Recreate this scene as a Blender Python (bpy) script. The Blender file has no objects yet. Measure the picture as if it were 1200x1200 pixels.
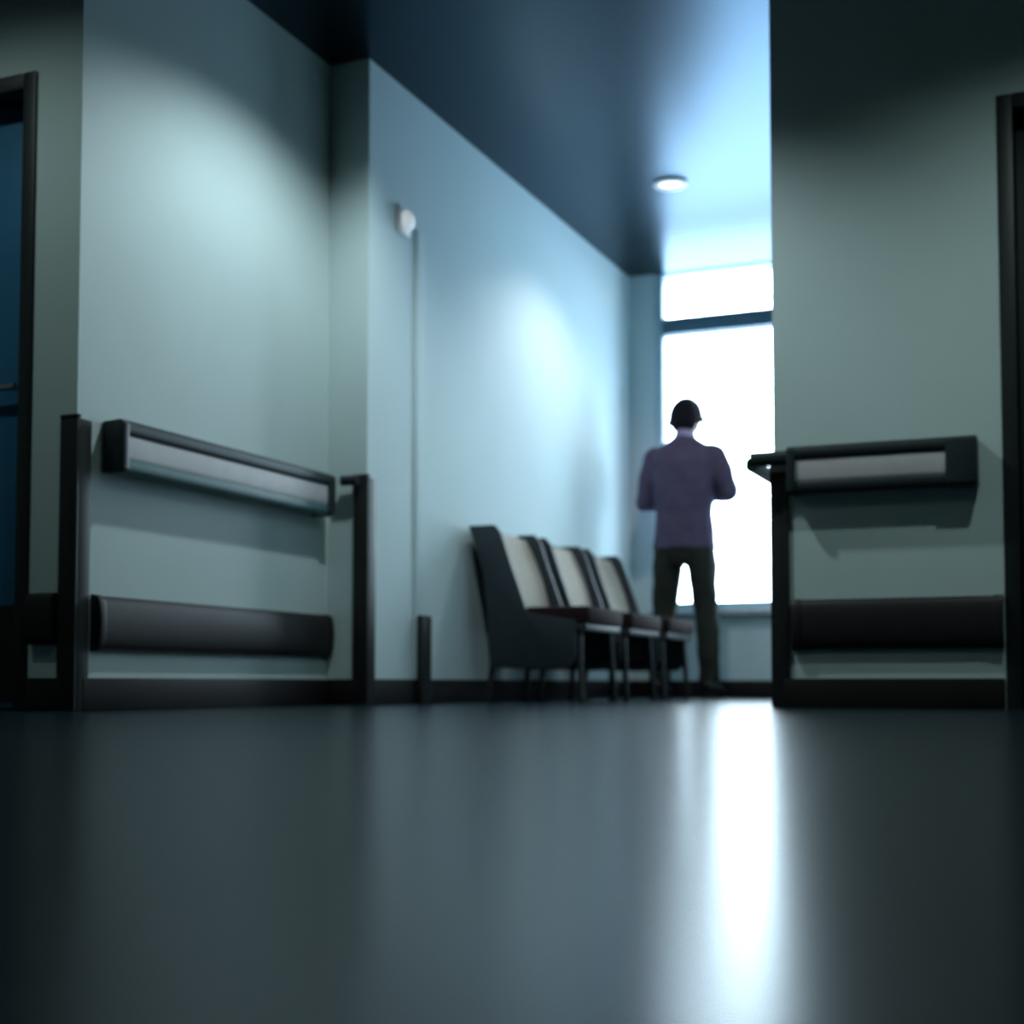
import bpy, bmesh, math
from mathutils import Vector, Matrix

# ------------------------------------------------------------------ basics
S = bpy.context.scene
COL = S.collection
PI = math.pi
H_CEIL = 2.60

# world axes: y runs down the passage to the window, x to its right, z up
YB, XB = 3.396, -2.88        # near corner / face of the left hall wall
YC, XD = 4.90, -2.70         # return wall / left wall of the passage
YE, XE = 4.92, -1.083        # right hall wall / right wall of the passage
YW = 8.22                    # wall with the window


def mat(name, col, rough=0.6, metal=0.0, spec=0.5, var=0.06, scale=6.0, bump=0.0, bscale=60.0, coat=0.0, stretch=None):
    m = bpy.data.materials.new(name)
    m.use_nodes = True
    nt = m.node_tree
    b = nt.nodes['Principled BSDF']
    b.inputs['Roughness'].default_value = rough
    b.inputs['Metallic'].default_value = metal
    b.inputs['Specular IOR Level'].default_value = spec
    b.inputs['Coat Weight'].default_value = coat
    tc = nt.nodes.new('ShaderNodeTexCoord')
    mp = nt.nodes.new('ShaderNodeMapping')
    if stretch:
        mp.inputs['Scale'].default_value = stretch
    nt.links.new(tc.outputs['Object'], mp.inputs['Vector'])
    n = nt.nodes.new('ShaderNodeTexNoise')
    n.inputs['Scale'].default_value = scale
    n.inputs['Detail'].default_value = 5
    nt.links.new(mp.outputs['Vector'], n.inputs['Vector'])
    r = nt.nodes.new('ShaderNodeValToRGB')
    r.color_ramp.elements[0].position = 0.3
    r.color_ramp.elements[1].position = 0.7
    r.color_ramp.elements[0].color = tuple(c * (1 - var) for c in col) + (1,)
    r.color_ramp.elements[1].color = tuple(min(1, c * (1 + var)) for c in col) + (1,)
    nt.links.new(n.outputs['Fac'], r.inputs['Fac'])
    nt.links.new(r.outputs['Color'], b.inputs['Base Color'])
    if bump:
        n2 = nt.nodes.new('ShaderNodeTexNoise')
        n2.inputs['Scale'].default_value = bscale
        n2.inputs['Detail'].default_value = 3
        nt.links.new(mp.outputs['Vector'], n2.inputs['Vector'])
        bp = nt.nodes.new('ShaderNodeBump')
        bp.inputs['Strength'].default_value = bump
        bp.inputs['Distance'].default_value = 0.01
        nt.links.new(n2.outputs['Fac'], bp.inputs['Height'])
        nt.links.new(bp.outputs['Normal'], b.inputs['Normal'])
    return m


def emit_mat(name, col, strength):
    m = bpy.data.materials.new(name)
    m.use_nodes = True
    b = m.node_tree.nodes['Principled BSDF']
    b.inputs['Base Color'].default_value = (*col, 1)
    b.inputs['Emission Color'].default_value = (*col, 1)
    b.inputs['Emission Strength'].default_value = strength
    return m


def glass_mat():
    m = bpy.data.materials.new('window glass')
    m.use_nodes = True
    nt = m.node_tree
    nt.nodes.clear()
    o = nt.nodes.new('ShaderNodeOutputMaterial')
    mix = nt.nodes.new('ShaderNodeMixShader')
    t = nt.nodes.new('ShaderNodeBsdfTransparent')
    t.inputs['Color'].default_value = (0.95, 0.98, 0.99, 1)
    g = nt.nodes.new('ShaderNodeBsdfGlossy')
    g.inputs['Roughness'].default_value = 0.02
    f = nt.nodes.new('ShaderNodeFresnel')
    f.inputs['IOR'].default_value = 1.3
    nt.links.new(f.outputs[0], mix.inputs[0])
    nt.links.new(t.outputs[0], mix.inputs[1])
    nt.links.new(g.outputs[0], mix.inputs[2])
    nt.links.new(mix.outputs[0], o.inputs['Surface'])
    return m


M = {
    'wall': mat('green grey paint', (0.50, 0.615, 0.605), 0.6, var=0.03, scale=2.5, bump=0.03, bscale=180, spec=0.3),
    'walldaylit': mat('daylight tinted wall paint', (0.58, 0.70, 0.72), 0.7, var=0.02, scale=2.5, bump=0.03, bscale=180, spec=0.05),  # same wall paint, with the passage's bluish daylight put into its colour
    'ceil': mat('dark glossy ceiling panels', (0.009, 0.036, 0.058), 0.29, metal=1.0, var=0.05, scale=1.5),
    'floor': mat('dark polished vinyl', (0.007, 0.015, 0.021), 0.25, var=0.15, scale=4, spec=0.07, bump=0.01, bscale=20),
    'base': mat('dark brown black vinyl', (0.012, 0.009, 0.009), 0.5, var=0.15, scale=8, spec=0.3),
    'bumper': mat('dark aubergine bumper vinyl', (0.014, 0.011, 0.012), 0.5, var=0.12, scale=10, spec=0.3),
    'guard': mat('black brown corner guard vinyl', (0.014, 0.015, 0.015), 0.5, var=0.12, scale=12, spec=0.35),
    'rail': mat('dark petrol rail vinyl', (0.013, 0.022, 0.024), 0.45, var=0.10, scale=12, spec=0.4),
    'railteal': mat('teal lower rail vinyl', (0.055, 0.135, 0.135), 0.42, var=0.10, scale=12, spec=0.4),
    'railgrey': mat('pale grey rail cover', (0.50, 0.49, 0.50), 0.5, var=0.06, scale=12, spec=0.4),
    'frame': mat('blue grey window frame', (0.45, 0.62, 0.70), 0.4, var=0.06, scale=10),
    'transom': mat('dark blue transom', (0.07, 0.15, 0.21), 0.45, var=0.06, scale=10),
    'doorblue': mat('deep blue door laminate', (0.020, 0.13, 0.25), 0.5, var=0.08, scale=5, spec=0.3),
    'doordark': mat('dark petrol door laminate', (0.010, 0.022, 0.028), 0.5, var=0.08, scale=5, spec=0.3),
    'doorframe': mat('dark door frame paint', (0.016, 0.020, 0.020), 0.45, var=0.08, scale=8, spec=0.3),
    'steel': mat('brushed steel', (0.45, 0.46, 0.47), 0.35, metal=1.0, var=0.06, scale=40),
    'sill': mat('grey sill stone', (0.40, 0.45, 0.48), 0.35, var=0.08, scale=20),
    'cloth_beige': mat('beige upholstery', (0.37, 0.33, 0.28), 0.8, var=0.08, scale=60, bump=0.15, bscale=300, spec=0.2),
    'seat': mat('dark maroon seat vinyl', (0.020, 0.010, 0.012), 0.8, var=0.12, scale=14, bump=0.05, bscale=120, spec=0.08),
    'shell': mat('dark slate chair shell', (0.022, 0.030, 0.036), 0.45, var=0.1, scale=12, spec=0.35),
    'legs': mat('black steel tube', (0.018, 0.020, 0.022), 0.4, var=0.1, scale=20, spec=0.4),
    'rubber': mat('black rubber', (0.012, 0.012, 0.012), 0.8, var=0.1, scale=20, spec=0.2),
    'skin': mat('skin', (0.42, 0.26, 0.20), 0.5, var=0.06, scale=30, bump=0.03, bscale=200, spec=0.3),
    'hair': mat('black brown hair', (0.008, 0.006, 0.010), 0.75, var=0.35, scale=40, bump=0.5, bscale=90, stretch=(6, 6, 1), spec=.12),
    'shirt': mat('muted violet shirt cotton', (0.070, 0.054, 0.092), 0.85, var=0.12, scale=9, bump=0.35, bscale=14, spec=0.15),
    'collar': mat('pale violet collar cotton', (0.30, 0.25, 0.40), 0.85, var=0.08, scale=20, spec=0.15),
    'trousers': mat('dark olive trouser twill', (0.022, 0.024, 0.018), 0.85, var=0.12, scale=12, bump=0.3, bscale=18, spec=0.15),
    'leather': mat('black leather', (0.012, 0.011, 0.010), 0.4, var=0.15, scale=30),
    'eye': mat('eye white', (0.7, 0.7, 0.68), 0.2, var=0.02),
    'white': mat('white enamel trim', (0.75, 0.76, 0.75), 0.4, var=0.03, scale=10),
    'glass': glass_mat(),
    'lamp': emit_mat('lamp diffuser glow', (1.0, 0.97, 0.90), 2.0),
    'callglow': emit_mat('lit white lens', (0.9, 0.97, 1.0), 0.35),
}


M['floor'].node_tree.nodes['Principled BSDF'].inputs['Specular Tint'].default_value = (.48, .78, 1.0, 1)


# ------------------------------------------------------------------ mesh helpers
def shade(me, deg=35):
    for p in me.polygons:
        p.use_smooth = True
    try:
        me.set_sharp_from_angle(angle=math.radians(deg))
    except Exception:
        pass


def link(name, bm, m, parent=None, bevel=0.0, deg=35, loc=None):
    bmesh.ops.recalc_face_normals(bm, faces=bm.faces[:])
    if bevel:
        es = [e for e in bm.edges if len(e.link_faces) == 2 and e.calc_face_angle(0) > math.radians(40)]
        bmesh.ops.bevel(bm, geom=es, offset=bevel, segments=2, affect='EDGES', profile=0.6, clamp_overlap=True)
    me = bpy.data.meshes.new(name)
    bm.to_mesh(me)
    bm.free()
    shade(me, deg)
    o = bpy.data.objects.new(name, me)
    o.data.materials.append(m)
    COL.objects.link(o)
    if parent:
        o.parent = parent
    if loc:
        o.location = loc
    return o


def box(bm, x0, x1, y0, y1, z0, z1):
    vs = [bm.verts.new((x, y, z)) for z in (z0, z1) for y in (y0, y1) for x in (x0, x1)]
    for f in ((0, 1, 3, 2), (4, 6, 7, 5), (0, 4, 5, 1), (2, 3, 7, 6), (0, 2, 6, 4), (1, 5, 7, 3)):
        bm.faces.new([vs[i] for i in f])
    return bm


def B(*a):
    return box(bmesh.new(), *a)


def prism(bm, prof, o, d, n, s0, s1):
    """extrude the closed profile [(a along n, b along z)] from o+d*s0 to o+d*s1"""
    o, d, n = Vector(o), Vector(d), Vector(n)
    r0 = [bm.verts.new(o + d * s0 + n * a + Vector((0, 0, b))) for a, b in prof]
    r1 = [bm.verts.new(o + d * s1 + n * a + Vector((0, 0, b))) for a, b in prof]
    k = len(prof)
    for i in range(k):
        bm.faces.new((r0[i], r0[(i + 1) % k], r1[(i + 1) % k], r1[i]))
    bm.faces.new(r0)
    bm.faces.new(r1)
    return bm


def oval(ca, cb, ra, rb, k=16, p=2.5):
    out = []
    for i in range(k):
        t = 2 * PI * i / k
        c, s = math.cos(t), math.sin(t)
        out.append((ca + ra * math.copysign(abs(c) ** (2 / p), c), cb + rb * math.copysign(abs(s) ** (2 / p), s)))
    return out


def sweep(bm, pts, k=14):
    """closed tube through pts = [(center, r across, r deep)] ; deep is measured along world y-ish"""
    P = [Vector(p[0]) for p in pts]
    rings = []
    for i, (c, ra, rb) in enumerate(pts):
        t = (P[min(i + 1, len(P) - 1)] - P[max(i - 1, 0)]).normalized()
        ref = Vector((0, 1, 0)) if abs(t.y) < 0.8 else Vector((0, 0, 1))
        a = ref.cross(t).normalized()
        b = t.cross(a).normalized()
        rings.append([bm.verts.new(P[i] + a * ra * math.cos(2 * PI * j / k) + b * rb * math.sin(2 * PI * j / k)) for j in range(k)])
    for r0, r1 in zip(rings, rings[1:]):
        for j in range(k):
            bm.faces.new((r0[j], r0[(j + 1) % k], r1[(j + 1) % k], r1[j]))
    bm.faces.new(list(reversed(rings[0])))
    bm.faces.new(rings[-1])
    return bm


def ell(bm, c, r, rot=None, seg=20, ring=14):
    mt = Matrix.Translation(Vector(c)) @ (rot.to_4x4() if rot else Matrix.Identity(4)) @ Matrix.Diagonal((*r, 1))
    bmesh.ops.create_uvsphere(bm, u_segments=seg, v_segments=ring, radius=1, matrix=mt)
    return bm


def fuse(name, bm, m, parent, voxel, it=6, extra=None):
    """weld everything in bm into one continuous skin"""
    bmesh.ops.recalc_face_normals(bm, faces=bm.faces[:])
    me = bpy.data.meshes.new('tmp')
    bm.to_mesh(me)
    bm.free()
    t = bpy.data.objects.new('tmp', me)
    COL.objects.link(t)
    r = t.modifiers.new('r', 'REMESH')
    r.mode = 'VOXEL'
    r.voxel_size = voxel
    s = t.modifiers.new('s', 'SMOOTH')
    s.factor = 0.5
    s.iterations = it
    if extra:
        extra(t)
    dg = bpy.context.evaluated_depsgraph_get()
    dg.update()
    me2 = bpy.data.meshes.new_from_object(t.evaluated_get(dg))
    bpy.data.objects.remove(t)
    me2.name = name
    for p in me2.polygons:
        p.use_smooth = True
    o = bpy.data.objects.new(name, me2)
    me2.materials.clear()
    me2.materials.append(m)
    COL.objects.link(o)
    if parent:
        o.parent = parent
    return o


def tag(o, label=None, cat=None, group=None, kind=None):
    if label:
        o['label'] = label
    if cat:
        o['category'] = cat
    if group:
        o['group'] = group
    if kind:
        o['kind'] = kind
    return o


def root(name, loc, label, cat, group=None, kind=None, rz=0):
    o = bpy.data.objects.new(name, None)
    o.empty_display_size = 0.1
    o.location = loc
    o.rotation_euler = (0, 0, rz)
    COL.objects.link(o)
    return tag(o, label, cat, group, kind)


def copy_tree(o, parent=None):
    c = o.copy()
    COL.objects.link(c)
    if parent:
        c.parent = parent
    for ch in list(o.children):
        copy_tree(ch, c)
    return c


def struct(name, bm, m, label, cat, bevel=0.0):
    return tag(link(name, bm, m, bevel=bevel), label, cat, kind='structure')


# ------------------------------------------------------------------ shell
HL, HR, HB = -4.6, 2.4, -3.2     # hall extents
struct('floor', B(HL - .15, HR + .15, HB - .15, YW + .2, -.1, 0), M['floor'], 'dark polished vinyl floor mirroring the bright window', 'floor')
struct('ceiling', B(HL - .15, HR + .15, HB - .15, YW + .2, H_CEIL, H_CEIL + .1), M['ceil'], 'dark glossy ceiling reflecting the window light', 'ceiling')

DL0, DL1, DLH = -4.06, -3.055, 2.0     # blue door opening
DR0, DR1, DRH = -0.315, 0.64, 2.06      # dark door opening
bm = B(DL1, XB, YB, YC + .05, 0, H_CEIL)
struct('wall_left', bm, M['wall'], 'green grey hall wall with handrail, lit by a ceiling lamp, left of the passage', 'wall')
bm = B(HL - .1, DL0, YB, YB + .16, 0, H_CEIL)
box(bm, DL0, DL1, YB, YB + .16, DLH, H_CEIL)
struct('wall_left_door', bm, M['wall'], 'wall around and above the blue door', 'wall')
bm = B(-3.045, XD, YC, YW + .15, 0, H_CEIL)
struct('wall_left_passage', bm, M['walldaylit'], 'pale blue lit passage wall behind the row of chairs', 'wall')
bm = B(XB, XD + .001, YC - .012, YC + .0, 0, H_CEIL)
struct('wall_left_return', bm, M['wall'], 'narrow green grey return wall beside the passage opening', 'wall')
bm = B(XE, DR0, YE, YE + .18, 0, H_CEIL)
struct('wall_right', bm, M['wall'], 'green grey hall wall with handrail between the passage and the dark door', 'wall')
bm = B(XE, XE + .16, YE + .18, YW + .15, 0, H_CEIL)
struct('wall_right_passage', bm, M['walldaylit'], 'right side wall of the passage running to the window', 'wall')
bm = B(DR1, HR + .1, YE, YE + .18, 0, H_CEIL)
box(bm, DR0, DR1, YE, YE + .18, DRH, H_CEIL)
struct('wall_right_door', bm, M['wall'], 'wall around and above the dark door', 'wall')
struct('wall_side_left', B(HL - .15, HL, HB, YB + .1, 0, H_CEIL), M['wall'], 'left side wall of the hall', 'wall')
struct('wall_side_right', B(HR, HR + .15, HB, YE + .1, 0, H_CEIL), M['wall'], 'right side wall of the hall', 'wall')
struct('wall_back', B(HL - .15, HR + .15, HB - .15, HB, 0, H_CEIL), M['wall'], 'back wall of the hall', 'wall')

struct('leak_blocker_left', B(HL - .1, -3.045, YB + .20, YB + .30, 0, H_CEIL), M['wall'], 'added backing box blocking outside light behind the blue door', 'wall')  # added backing, keeps sky light from leaking round the blue door
struct('leak_blocker_right', B(XE + .16, HR + .1, YE + .22, YE + .32, 0, H_CEIL), M['wall'], 'added backing box blocking outside light behind the dark door', 'wall')  # likewise added, stops light showing at the dark door's edges

# window wall
WX0, WX1, WZ0, WZ1 = -2.545, -1.12, 0.52, 2.60
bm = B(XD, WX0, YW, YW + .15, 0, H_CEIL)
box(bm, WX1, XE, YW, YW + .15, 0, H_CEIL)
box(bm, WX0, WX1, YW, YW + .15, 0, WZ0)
struct('wall_end', bm, M['walldaylit'], 'pale end wall framing the tall window', 'wall')

w = root('window_1', ((WX0 + WX1) / 2, YW + .07, WZ0), 'tall bright white window at the end of the passage', 'window', kind='structure')
hw, hh = (WX1 - WX0) / 2, WZ1 - WZ0
bm = B(-hw, -hw + .05, -.04, .04, 0, hh)
box(bm, hw - .05, hw, -.04, .04, 0, hh)
box(bm, -hw + .05, hw - .05, -.04, .04, 0, .05)
box(bm, -hw + .05, hw - .05, -.04, .04, hh - .006, hh)
link('window_frame', bm, M['frame'], w, bevel=.006)
TZ = 2.27 - WZ0
link('transom', B(-hw + .05, hw - .05, -.06, .05, TZ - .05, TZ + .05), M['transom'], w, bevel=.008)
link('pane', B(-hw + .05, hw - .05, -.004, .004, .05, TZ - .05), M['glass'], w)
link('pane', B(-hw + .05, hw - .05, -.004, .004, TZ + .05, hh - .006), M['glass'], w)
link('window_sill', B(-hw - .03, hw + .03, -.13, -.04, -.035, 0.0), M['sill'], w, bevel=.008)

# baseboards
BH = .10
BT = .014


def baseboard(name, x0, x1, y0, y1, label):
    struct(name, B(x0, x1, y0, y1, 0, BH), M['base'], label, 'baseboard', bevel=.004)


baseboard('baseboard_left', XB, XB + BT, YB + .03, YC - .012, 'dark baseboard under the handrail on the left hall wall')
baseboard('baseboard_left_end', DL1 + .005, XB - .032, YB - BT, YB, 'short dark baseboard beside the blue door')
baseboard('baseboard_left_return', XB + BT, XD - .03, YC - .012 - BT, YC - .012, 'short dark baseboard on the narrow return wall')
baseboard('baseboard_passage', XD, XD + BT, YC + .03, YW, 'dark baseboard behind the row of chairs')
baseboard('baseboard_end', XD + BT, XE, YW - BT, YW, 'dark baseboard under the bright window')
baseboard('baseboard_right', XE + .032, DR0 - .004, YE - BT, YE, 'dark baseboard on the right hall wall')
baseboard('baseboard_right_passage', XE - BT, XE, YE + .03, YW - BT, 'dark baseboard on the right passage wall')

# pale vertical strip on the passage wall, with its low dark guard
struct('trim_1', B(XD, XD + .012, 5.30, 5.36, BH, 2.02), M['walldaylit'], 'pale vertical strip on the passage wall before the chairs', 'trim', bevel=.004)
g = link('jamb_guard', B(XD + .02, XD + .05, 5.285, 5.375, 0.0, .37), M['guard'], bevel=.01)
tag(g, 'short dark guard at the foot of the pale strip on the passage wall', 'guard')


# doors
def door(name, x0, x1, h, y, m, label, hinge):
    r = root(name, ((x0 + x1) / 2, y + .09, 0), label, 'door', kind='structure')
    hw = (x1 - x0) / 2
    bm = B(-hw, -hw + .05, -.10, .05, 0, h)
    box(bm, hw - .05, hw, -.10, .05, 0, h)
    box(bm, -hw + .05, hw - .05, -.10, .05, h - .05, h)
    link('door_frame', bm, M['doorframe'], r, bevel=.004)
    lf = link('door_leaf', B(-hw + .053, hw - .053, 0, .045, .006, h - .053), m, r, bevel=.004)
    s = -1 if hinge == 'left' else 1
    xk = -s * (hw - .12) * -1 if False else (hw - .12) * (1 if hinge == 'left' else -1)
    bm = bmesh.new()
    sweep(bm, [((xk, 0, 1.02), .011, .011), ((xk, -.045, 1.02), .011, .011)], 12)
    d = -1 if xk > 0 else 1
    sweep(bm, [((xk - d * .01, -.045, 1.02), .011, .011), ((xk + d * .12, -.045, 1.02), .010, .010)], 12)
    link('door_handle', bm, M['steel'], lf)
    link('kick_plate', B(-hw + .07, hw - .07, -.004, .001, .03, .33), M['base'], lf)
    return r


door('door_1', DL0, DL1, DLH, YB, M['doorblue'], 'deep blue hall door at the left edge', 'left')
door('door_2', DR0, DR1, DRH, YE, M['doordark'], 'dark petrol hall door at the right edge', 'right')


# ------------------------------------------------------------------ wall protection
def corner_guard(x, y, sx, sy, h, label):
    """angle of two wings around a convex corner; sx, sy point back along the two walls"""
    r = root('corner_guard', (x, y, 0), label, 'corner guard', 'dark corner guards at the passage and hall corners')
    t, wd = .012, .055
    a = sorted((-sx * t, sx * wd))
    b = sorted((-sy * t, 0))
    link('wing', B(a[0], a[1], b[0], b[1], 0, h), M['guard'], r, bevel=.004)
    a2 = sorted((-sx * t, 0))
    b2 = sorted((0, sy * wd))
    link('wing', B(a2[0], a2[1], b2[0], b2[1], 0, h), M['guard'], r, bevel=.004)
    c = sorted((-sx * (t + .002), sx * wd))
    d = sorted((-sy * (t + .002), sy * .004))
    link('top_cap', B(c[0], c[1], d[0], d[1], h, h + .012), M['guard'], r, bevel=.003)
    return r


corner_guard(XB, YB, -1, 1, .89, 'dark corner guard between the blue door and the left handrail')
corner_guard(XD, YC - .012, -1, 1, .90, 'dark corner guard at the left edge of the passage opening')
corner_guard(XE, YE, 1, 1, .87, 'dark corner guard at the right edge of the passage opening')


def bumper(o, d, n, L, z0, z1, label, caps=True):
    r = root('bumper_rail', o, label, 'bumper rail', 'dark bumper rails low on the hall walls')
    zc, hz = (z0 + z1) / 2, (z1 - z0) / 2
    prof = [(0, z0), (.022, z0 + .004)] + [(.022 + .016 * math.cos(t), zc + (hz - .006) * math.sin(t)) for t in [(-PI / 2 + PI * i / 10) for i in range(11)]] + [(.022, z1 - .004), (0, z1)]
    c = .03 if caps else 0
    link('cover', prism(bmesh.new(), prof, (0, 0, 0), d, n, c, L - c), M['bumper'], r, deg=50)
    if caps:
        prof2 = [(a * 1.08, zc + (b - zc) * 1.03) for a, b in prof]
        for s0, s1 in ((0, c), (L - c, L)):
            link('end_cap', prism(bmesh.new(), prof2, (0, 0, 0), d, n, s0, s1), M['bumper'], r, deg=50, bevel=.003)
    return r


bumper((XB, YB + .075, 0), (0, 1, 0), (1, 0, 0), 1.41, .185, .355, 'long dark bumper rail below the left handrail')
bumper((XB - .062, YB, 0), (-1, 0, 0), (0, -1, 0), .10, .20, .36, 'stub of dark bumper rail between corner guard and blue door', caps=False)
bumper((DR0 - .005, YE, 0), (-1, 0, 0), (0, -1, 0), (DR0 - XE) - .07, .20, .375, 'long dark bumper rail below the right handrail')


def handrail(o, d, n, L, z, label, lower, flip_end=None, brackets=(.15, .5, .85), ret=None, caps=(.03, .05)):
    """z = top; two dark rails joined by a pale cover, standing off the wall on brackets"""
    r = root('handrail', o, label, 'handrail', 'handrails on the hall walls')
    c0, c1 = caps
    c = .04
    link('top_rail', prism(bmesh.new(), oval(.062, z - .026, .022, .026), (0, 0, 0), d, n, c * .5, L - c * .5), M['rail'], r, deg=50)
    link('cover_strip', prism(bmesh.new(), oval(.066, z - .085, .010, .042, p=4), (0, 0, 0), d, n, c * .5, L - c * .5), M['railgrey'], r, deg=50)
    link('lower_rail', prism(bmesh.new(), oval(.058, z - .142, .020, .026), (0, 0, 0), d, n, c * .5, L - c * .5), lower, r, deg=50)
    for s0, s1 in ((0, c0), (L - c1, L)):
        prof = [(0.001, z - .165), (.07, z - .168), (.085, z - .155), (.085, z - .012), (.07, z), (0.001, z - .004)]
        link('end_cap', prism(bmesh.new(), prof, (0, 0, 0), d, n, s0, s1), M['rail'], r, bevel=.006)
    for f in brackets:
        s = f * L
        b = prism(bmesh.new(), [(0, z - .13), (.05, z - .10), (.05, z - .06), (0, z - .04)], (0, 0, 0), d, n, s - .02, s + .02)
        link('bracket', b, M['legs'], r, bevel=.004)
    if ret:
        ret(r)
    return r


def left_return(r):
    bm = bmesh.new()
    prism(bm, oval(.040, .885, .018, .020), (0.088, YC - .012 - r.location.y, 0), (1, 0, 0), (0, -1, 0), 0, .075)
    link('return_rail', bm, M['rail'], r, deg=50)


handrail((XB, YB + .115, 0), (0, 1, 0), (1, 0, 0), 1.30, .905, 'handrail on the left hall wall, teal lower edge, sloping towards the passage', M['railteal'], ret=left_return)


def right_return(r):
    # the rail turns the corner and runs on along the passage side, showing past the corner guard
    z = .895
    ox, oy = XE - r.location.x, YE - r.location.y
    bm = bmesh.new()
    prism(bm, oval(.055, z - .026, .022, .026), (ox - .068, oy, 0), (1, 0, 0), (0, -1, 0), 0, .16)
    link('corner_rail', bm, M['rail'], r, deg=50)
    bm = bmesh.new()
    prism(bm, oval(.062, z - .045, .022, .026), (ox, oy - .07, 0), (0, 1, 0), (-1, 0, 0), 0, .55)
    link('side_rail', bm, M['rail'], r, deg=50)


handrail((DR0 - .075, YE, 0), (-1, 0, 0), (0, -1, 0), (DR0 - .075) - (XE + .062), .905,
         'handrail on the right hall wall, wrapping the corner towards the window', M['rail'], ret=right_return, caps=(.10, .03), brackets=(.3, .6, .93))


# ------------------------------------------------------------------ nurse call lamp over the passage strip
c = root('call_light', (XD, 5.18, 2.02), 'small pale lamp high on the passage wall near its opening', 'lamp')
link('base_plate', B(0, .015, -.05, .05, -.06, .06), M['white'], c, bevel=.004)
bm = ell(bmesh.new(), (.015, 0, 0), (.04, .038, .045))
link('lens', bm, M['callglow'], c)


# ------------------------------------------------------------------ chairs (front towards +x, back at x = 0)
def rbox(x0, x1, y0, y1, z0, z1, bev=.02, nx=1):
    bm = B(x0, x1, y0, y1, z0, z1)
    return bm


def back_slab(off0, off1, w, z0, z1, curve):
    """tilted back: between two offsets along x, bowed across the width"""
    bm = bmesh.new()
    ny, nz = 10, 8
    def pt(off, i, j):
        y = -w / 2 + w * i / ny
        t = j / nz
        z = z0 + (z1 - z0) * t
        x = .115 - .125 * t + off + curve * ((2 * i / ny - 1) ** 2) + .012 * math.sin(PI * t)
        rr = .05 * max(0, (t - .8) / .2) ** 2
        y *= 1 - rr
        return (x, y, z)
    A = [[bm.verts.new(pt(off0, i, j)) for j in range(nz + 1)] for i in range(ny + 1)]
    C = [[bm.verts.new(pt(off1, i, j)) for j in range(nz + 1)] for i in range(ny + 1)]
    for i in range(ny):
        for j in range(nz):
            bm.faces.new((A[i][j], A[i + 1][j], A[i + 1][j + 1], A[i][j + 1]))
            bm.faces.new((C[i][j], C[i][j + 1], C[i + 1][j + 1], C[i + 1][j]))
    for i in range(ny):
        bm.faces.new((A[i][0], C[i][0], C[i + 1][0], A[i + 1][0]))
        bm.faces.new((A[i][nz], A[i + 1][nz], C[i + 1][nz], C[i][nz]))
    for j in range(nz):
        bm.faces.new((A[0][j], A[0][j + 1], C[0][j + 1], C[0][j]))
        bm.faces.new((A[ny][j], C[ny][j], C[ny][j + 1], A[ny][j + 1]))
    return bm


def make_chair():
    r = root('waiting_chair', (0, 0, 0), 'x', 'chair', 'waiting chairs along the passage wall')
    link('seat', B(.09, .56, -.24, .24, .345, .425), M['seat'], r, bevel=.022)
    link('seat_pan', B(.07, .545, -.235, .235, .315, .345), M['shell'], r, bevel=.006)
    link('backrest', back_slab(.035, .075, .45, .43, .775, .012), M['cloth_beige'], r, bevel=.010)
    bs = link('back_shell', back_slab(-.012, .035, .48, .33, .795, .012), M['shell'], r, bevel=.008)
    for sy in (-1, 1):
        # side ear of the shell, wrapping forward around the cushion; low part stands in for under-seat shade
        pr = [(.09, .15), (.46, .15), (.50, .19), (.50, .36), (.27, .40), (.190, .62), (.140, .765), (.11, .80), (-.02, .80), (.05, .60), (.075, .40)]
        bm = bmesh.new()
        y0, y1 = (.228, .248) if sy > 0 else (-.248, -.228)
        prism(bm, pr, (0, 0, 0), (0, 1, 0), (1, 0, 0), y0, y1)
        link('side_wing', bm, M['shell'], r, bevel=.005)
    for sx, x, sp in ((1, .50, .02), (-1, .10, -.03)):
        for sy in (-1, 1):
            bm = sweep(bmesh.new(), [((x, sy * .20, .318), .016, .016), ((x + sp * .5, sy * .212, .16), .014, .014), ((x + sp, sy * .222, .012), .012, .012)], 12)
            lg = link('leg', bm, M['legs'], r)
            link('foot_glide', sweep(bmesh.new(), [((x + sp, sy * .222, .014), .016, .016), ((x + sp, sy * .222, 0), .017, .017)], 12), M['rubber'], lg)
    for sy in (-1, 1):
        link('stretcher', sweep(bmesh.new(), [((.095, sy * .208, .20), .010, .010), ((.505, sy * .208, .20), .010, .010)], 10), M['legs'], r)
    link('crossbar', sweep(bmesh.new(), [((.30, -.21, .20), .010, .010), ((.30, .21, .20), .010, .010)], 10), M['legs'], r)
    return r


chair = make_chair()
spots = [(6.05, 'waiting chair nearest the passage opening, its dark side showing, at the pale wall'),
         (6.67, 'middle waiting chair of the row of three along the pale passage wall'),
         (7.29, 'waiting chair beside the standing man, last of the row before the window')]
for i, (y, lab) in enumerate(spots):
    o = chair if i == 0 else copy_tree(chair)
    o.location = (XD + .04, y, 0)
    o['label'] = lab


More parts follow.
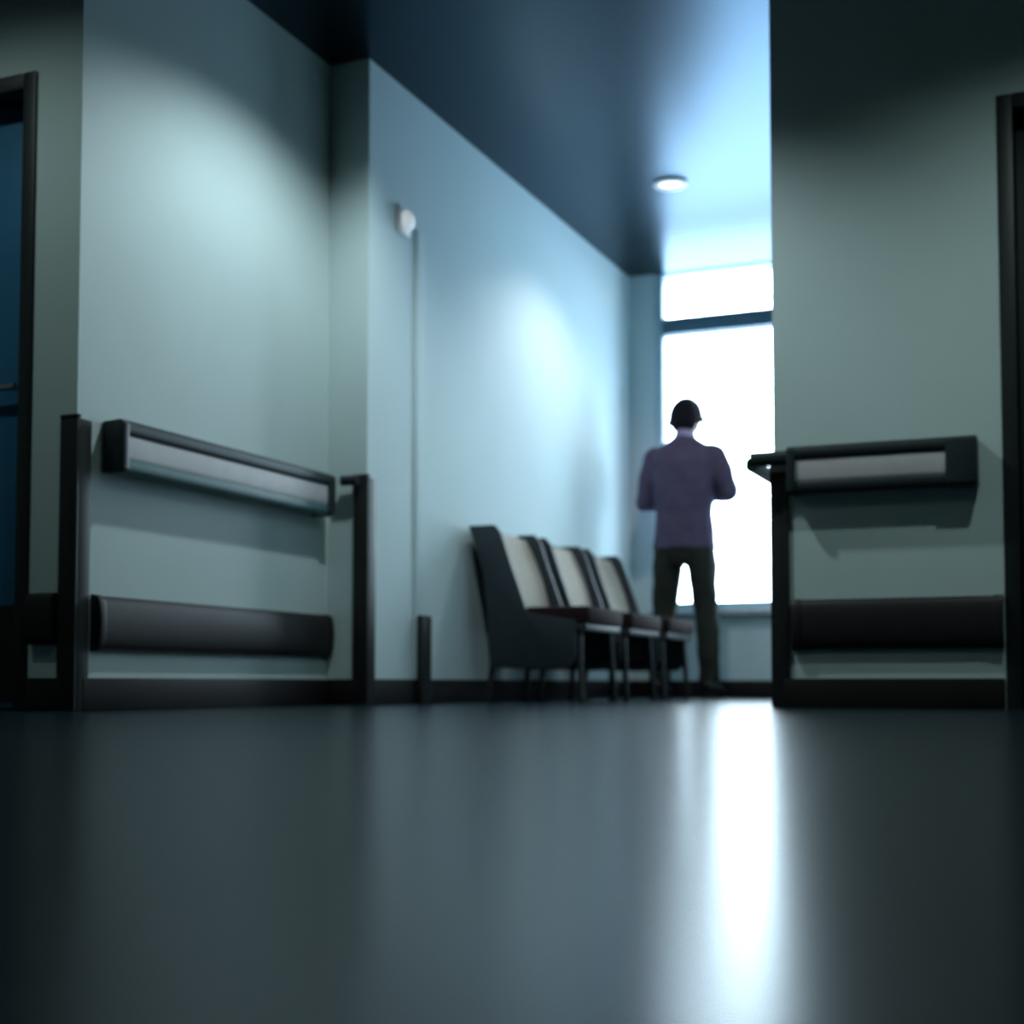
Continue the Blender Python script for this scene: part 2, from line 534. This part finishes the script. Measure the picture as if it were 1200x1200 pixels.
# ------------------------------------------------------------------ the man at the window (faces +y)
def arm_pts(s, grow):
    el = (s * .265, .02, 1.185) if s > 0 else (-.245, .03, 1.150)
    wr = (s * .080, .195, 1.185) if s > 0 else (-.080, .20, 1.145)
    sh = (s * .172, .012, 1.415)
    md = tuple((a + b) / 2 + e for a, b, e in zip(sh, el, (s * .012, -.012, 0)))
    fm = tuple(a * .6 + b * .4 for a, b in zip(el, wr))
    up = [(sh, .058, .062), (md, .054, .058), (el, .045, .048)]
    lo = [(el, .045, .047), (fm, .043, .043), (wr, .029, .031)]
    g = lambda L: [(p, a + grow, b + grow) for p, a, b in L]
    return g(up), g(lo), el, wr, sh


def hand(bm, wr, s):
    """palm, four bent fingers and a thumb, folded in front of the body"""
    w = Vector(wr)
    d = Vector((-s * .62, .62, .48)).normalized()       # along the hand
    n = Vector((-s * .5, -.75, .3)).normalized()        # palm normal, back to the chest
    n = (n - d * n.dot(d)).normalized()
    a = d.cross(n).normalized() * (1 if s > 0 else -1)
    rot = Matrix((a, d, n)).transposed()
    ell(bm, w + d * .055, (.042, .056, .017), rot, 16, 10)
    ell(bm, w + d * .012, (.029, .035, .022), rot, 14, 8)
    for i, L in enumerate((.070, .078, .073, .058)):
        b0 = w + d * .088 + a * (.030 - .020 * i)
        b1 = b0 + (d * .85 + n * .45).normalized() * L * .5
        b2 = b1 + (d * .35 + n * .9).normalized() * L * .32
        b3 = b2 + (d * -.1 + n * 1).normalized() * L * .26
        sweep(bm, [(w + d * .06 + a * (.028 - .019 * i), .0095, .0095), (b0, .0095, .0095), (b1, .0088, .0088), (b2, .008, .008), (b3, .0065, .0065)], 10)
    t0 = w + d * .025 + a * .030
    t1 = t0 + (d * .6 + a * .75 + n * .25).normalized() * .042
    t2 = t1 + (d * .95 + a * .15 + n * .3).normalized() * .032
    sweep(bm, [(w + d * .02 + a * .01, .013, .013), (t0, .012, .012), (t1, .0105, .0105), (t2, .008, .008)], 10)


MX, MY = -2.268, 7.91
HEAD = Matrix.Rotation(-math.radians(14), 3, 'X')      # bowed a little
HC = Vector((-.005, .078, 1.640))

bm = bmesh.new()
torso = [((0, 0, .84), .150, .105), ((0, .0, .95), .160, .110), ((0, .0, 1.08), .140, .098), ((0, .0, 1.22), .160, .105), ((0, .005, 1.34), .168, .102),
         ((0, .008, 1.41), .150, .088), ((0, .014, 1.455), .100, .070), ((0, .018, 1.49), .070, .062)]
sweep(bm, torso, 24)
sweep(bm, [((0, .018, 1.46), .066, .062), ((0, .035, 1.53), .054, .056), ((0, .06, 1.60), .056, .060)], 16)
for s in (-1, 1):
    up, lo, el, wr, sh = arm_pts(s, -.006)
    ell(bm, (sh[0] - s * .006, sh[1], sh[2] - .016), (.052, .054, .052))
    sweep(bm, up)
    ell(bm, el, (.040, .042, .040))
    sweep(bm, lo)
    hand(bm, wr, s)
    sweep(bm, [((s * .085, 0, .90), .085, .092), ((s * .104, .012, .70), .074, .078), ((s * .122, .02, .50), .054, .058), ((s * .134, -.005, .34), .052, .055), ((s * .148, -.015, .09), .036, .038)])
    sweep(bm, [((s * .148, -.03, .05), .034, .034), ((s * .156, .06, .04), .036, .026), ((s * .162, .14, .032), .036, .018)])
ell(bm, HC, (.086, .100, .114), HEAD, 28, 20)
ell(bm, HC + HEAD @ Vector((0, .028, -.055)), (.055, .062, .058), HEAD)          # jaw
sweep(bm, [(HC + HEAD @ Vector((0, .085, .012)), .008, .008), (HC + HEAD @ Vector((0, .112, -.030)), .014, .012), (HC + HEAD @ Vector((0, .088, -.036)), .012, .008)], 10)   # nose
ell(bm, HC + HEAD @ Vector((0, .086, -.062)), (.024, .010, .007), HEAD)          # lips
ell(bm, HC + HEAD @ Vector((0, .083, .022)), (.048, .014, .008), HEAD)           # brow
for s in (-1, 1):
    ell(bm, HC + HEAD @ Vector((s * .104, .002, -.016)), (.011, .020, .033), HEAD)   # ears
man = fuse('person', bm, M['skin'], None, .0065, 4)
tag(man, 'man in a violet shirt and dark trousers standing at the bright window, back turned', 'person')
man.location = (MX, MY, 0)

for s in (-1, 1):
    bm = ell(bmesh.new(), HC + HEAD @ Vector((s * .030, .077, .004)), (.012, .012, .010), HEAD, 14, 10)
    link('eye', bm, M['eye'], man)

# hair: cap over crown, sides and nape with a short-cropped edge
bm = bmesh.new()
bmesh.ops.create_uvsphere(bm, u_segments=40, v_segments=28, radius=1)
kill = []
for v in bm.verts:
    p = Vector((v.co.x * .102, v.co.y * .114, v.co.z * .126))
    lim = -.100 if p.y < -.03 else (-.045 if p.y < .015 else (.045 + .15 * (p.y - .015)))
    if p.z < lim:
        kill.append(v)
    k = 1 + .018 * math.sin(9 * p.x * 14 + 5 * p.z * 20) * math.sin(p.y * 110)
    v.co = HC + HEAD @ (p * k + Vector((0, -.004, .004)))
bmesh.ops.delete(bm, geom=kill, context='VERTS')
ex = bmesh.ops.solidify(bm, geom=bm.faces[:], thickness=.012)
link('hair', bm, M['hair'], man, deg=60)

# shirt
bm = bmesh.new()
shirt_t = [((0, -.003, .855), .190, .140), ((0, -.002, .95), .180, .130), ((0, 0, 1.08), .168, .122), ((0, 0, 1.22), .182, .126), ((0, .002, 1.36), .200, .124),
           ((0, .006, 1.425), .190, .110), ((0, .012, 1.465), .145, .092), ((0, .018, 1.495), .095, .078), ((0, .022, 1.508), .072, .070)]
sweep(bm, shirt_t, 28)
for s in (-1, 1):
    up, lo, el, wr, sh = arm_pts(s, .012)
    ell(bm, (sh[0], sh[1], sh[2] - .012), (.072, .076, .070))
    sweep(bm, up)
    ell(bm, el, (.056, .058, .056))
    sweep(bm, lo)


def rumple(t):
    tx = bpy.data.textures.new('folds', 'CLOUDS')
    tx.noise_scale = .11
    d = t.modifiers.new('d', 'DISPLACE')
    d.texture = tx
    d.strength = .022
    d.mid_level = .5
    d.texture_coords = 'LOCAL'


shirt = fuse('shirt', bm, M['shirt'], man, .011, 4, rumple)
col = bmesh.new()
sweep(col, [((0, .022, 1.492), .078, .074), ((0, .032, 1.528), .066, .066), ((0, .036, 1.540), .062, .063)], 24)
link('collar', col, M['collar'], shirt)
for s in (-1, 1):
    up, lo, el, wr, sh = arm_pts(s, .010)
    a, b = Vector(lo[1][0]), Vector(lo[2][0])
    bm = sweep(bmesh.new(), [(a.lerp(b, .72), .046, .047), (a.lerp(b, .98), .043, .044)], 18)
    link('cuff', bm, M['shirt'], shirt)

# trousers
bm = bmesh.new()
sweep(bm, [((0, 0, .99), .165, .118), ((0, -.004, .90), .176, .126), ((0, -.004, .82), .172, .122), ((0, 0, .77), .150, .105)], 26)
for s in (-1, 1):
    sweep(bm, [((s * .088, -.002, .88), .092, .112), ((s * .106, .008, .70), .084, .092), ((s * .126, .016, .50), .069, .076), ((s * .138, -.004, .34), .066, .073), ((s * .150, -.015, .075), .060, .068)], 18)
fuse('trousers', bm, M['trousers'], man, .010, 4, rumple)
for s in (-1, 1):
    bm = bmesh.new()
    x = s * .150
    sweep(bm, [((x, -.085, .055), .030, .036), ((x, -.05, .062), .042, .046), ((x + s * .004, .02, .055), .046, .040), ((x + s * .010, .10, .040), .050, .028), ((x + s * .014, .165, .032), .040, .020), ((x + s * .016, .19, .028), .020, .012)], 18)
    sweep(bm, [((x, -.035, .05), .046, .050), ((x, -.030, .11), .042, .046)], 18)
    sh = fuse('shoe', bm, M['leather'], man, .007, 3)
    prof = [(x - .040, -.085), (x - .047, -.02), (x - .044 + s * .004, .05), (x - .050 + s * .010, .11), (x - .03 + s * .014, .18), (x + s * .016, .20), (x + .03 + s * .014, .18), (x + .050 + s * .010, .11), (x + .044 + s * .004, .05), (x + .047, -.02), (x + .040, -.085), (x, -.105)]
    bm = bmesh.new()
    lo_ = [bm.verts.new((a, b, 0)) for a, b in prof]
    hi_ = [bm.verts.new((a, b, .022)) for a, b in prof]
    for i in range(len(prof)):
        j = (i + 1) % len(prof)
        bm.faces.new((lo_[i], lo_[j], hi_[j], hi_[i]))
    bm.faces.new(lo_)
    bm.faces.new(hi_)
    link('sole', bm, M['rubber'], sh, bevel=.004)


# ------------------------------------------------------------------ ceiling downlights
def downlight(x, y, watt, size, blend, col, label, tilt=(0, 0), rad=.04, ring='doorframe'):
    r = root('ceiling_downlight', (x, y, H_CEIL), label, 'ceiling lamp', 'recessed style ceiling downlights')
    bm = bmesh.new()
    k = 28
    rings = []
    for rr, z in ((.085, 0), (.085, -.012), (.062, -.016), (.056, -.004), (.056, 0)):
        rings.append([bm.verts.new((rr * math.cos(2 * PI * j / k), rr * math.sin(2 * PI * j / k), z)) for j in range(k)])
    for a, b in zip(rings, rings[1:]):
        for j in range(k):
            bm.faces.new((a[j], a[(j + 1) % k], b[(j + 1) % k], b[j]))
    link('trim_ring', bm, M[ring], r)
    link('diffuser', sweep(bmesh.new(), [((0, 0, 0), .055, .055), ((0, 0, -.004), .055, .055)], 24), M['lamp'], r)
    L = bpy.data.lights.new('downlight_lamp', 'SPOT')
    L.energy = watt
    L.spot_size = math.radians(size)
    L.spot_blend = blend
    L.color = col
    L.shadow_soft_size = rad
    lo = bpy.data.objects.new('downlight_lamp', L)
    COL.objects.link(lo)
    lo.parent = r
    lo.location = (0, 0, -.03 - rad)
    lo.rotation_euler = (tilt[0], tilt[1], 0)
    return r


COOL = (0.78, 1.0, 0.97)
downlight(XB + .85, YB + .80, 82, 142, .6, (.80, .95, 1.0), 'ceiling downlight washing the left hall wall')
downlight(.05, YE - 1.1, 47, 150, .9, COOL, 'ceiling downlight washing the right hall wall')
downlight(-1.2, 2.0, 8, 145, .6, COOL, 'ceiling downlight in the middle of the hall')
downlight(-3.3, 2.4, 24, 146, .6, COOL, 'ceiling downlight in the hall before the blue door')
downlight(-1.99, 6.73, 38, 134, .6, (1.0, .97, .93), 'ceiling downlight over the passage before the window', ring='white')

# ------------------------------------------------------------------ daylight
wd = bpy.data.worlds.new('overcast sky')
S.world = wd
wd.use_nodes = True
nt = wd.node_tree
bg = nt.nodes['Background']
tc = nt.nodes.new('ShaderNodeTexCoord')
sx = nt.nodes.new('ShaderNodeSeparateXYZ')
nt.links.new(tc.outputs['Generated'], sx.inputs[0])
rp = nt.nodes.new('ShaderNodeValToRGB')
e = rp.color_ramp.elements
e[0].position = .42
e[0].color = (.42, .62, .85, 1)
e[1].position = .56
e[1].color = (.73, .89, 1.0, 1)
mr = nt.nodes.new('ShaderNodeMapRange')
mr.inputs['From Min'].default_value = -1
mr.inputs['From Max'].default_value = 1
nt.links.new(sx.outputs['Z'], mr.inputs['Value'])
nt.links.new(mr.outputs[0], rp.inputs['Fac'])
nt.links.new(rp.outputs['Color'], bg.inputs['Color'])
bg.inputs['Strength'].default_value = 15.0

pl = bpy.data.lights.new('window_portal', 'AREA')
pl.shape = 'RECTANGLE'
pl.size = WX1 - WX0
pl.size_y = WZ1 - WZ0
pl.cycles.is_portal = True
po = bpy.data.objects.new('window_portal', pl)
po.location = ((WX0 + WX1) / 2, YW + .14, (WZ0 + WZ1) / 2)
po.rotation_euler = (-PI / 2, 0, 0)
COL.objects.link(po)

# ------------------------------------------------------------------ camera and view
cam = bpy.data.cameras.new('camera')
cam.sensor_width = 36
cam.lens = 49.5
cam.shift_y = .0948
cam.clip_start = .01
cam.dof.use_dof = True
cam.dof.focus_distance = 3.0
cam.dof.aperture_fstop = 2.2
co = bpy.data.objects.new('camera', cam)
co.location = (0, 0, .085)
co.rotation_euler = (math.radians(90 + 3.0), 0, math.radians(23))
COL.objects.link(co)
S.camera = co

S.view_settings.view_transform = 'Standard'
S.view_settings.look = 'None'
S.view_settings.gamma = 1
S.view_settings.use_curve_mapping = False
S.view_settings.exposure = 0.0
S.cycles.use_denoising = True
S.cycles.max_bounces = 10
S.cycles.diffuse_bounces = 5
S.cycles.glossy_bounces = 5
S.cycles.transparent_max_bounces = 8
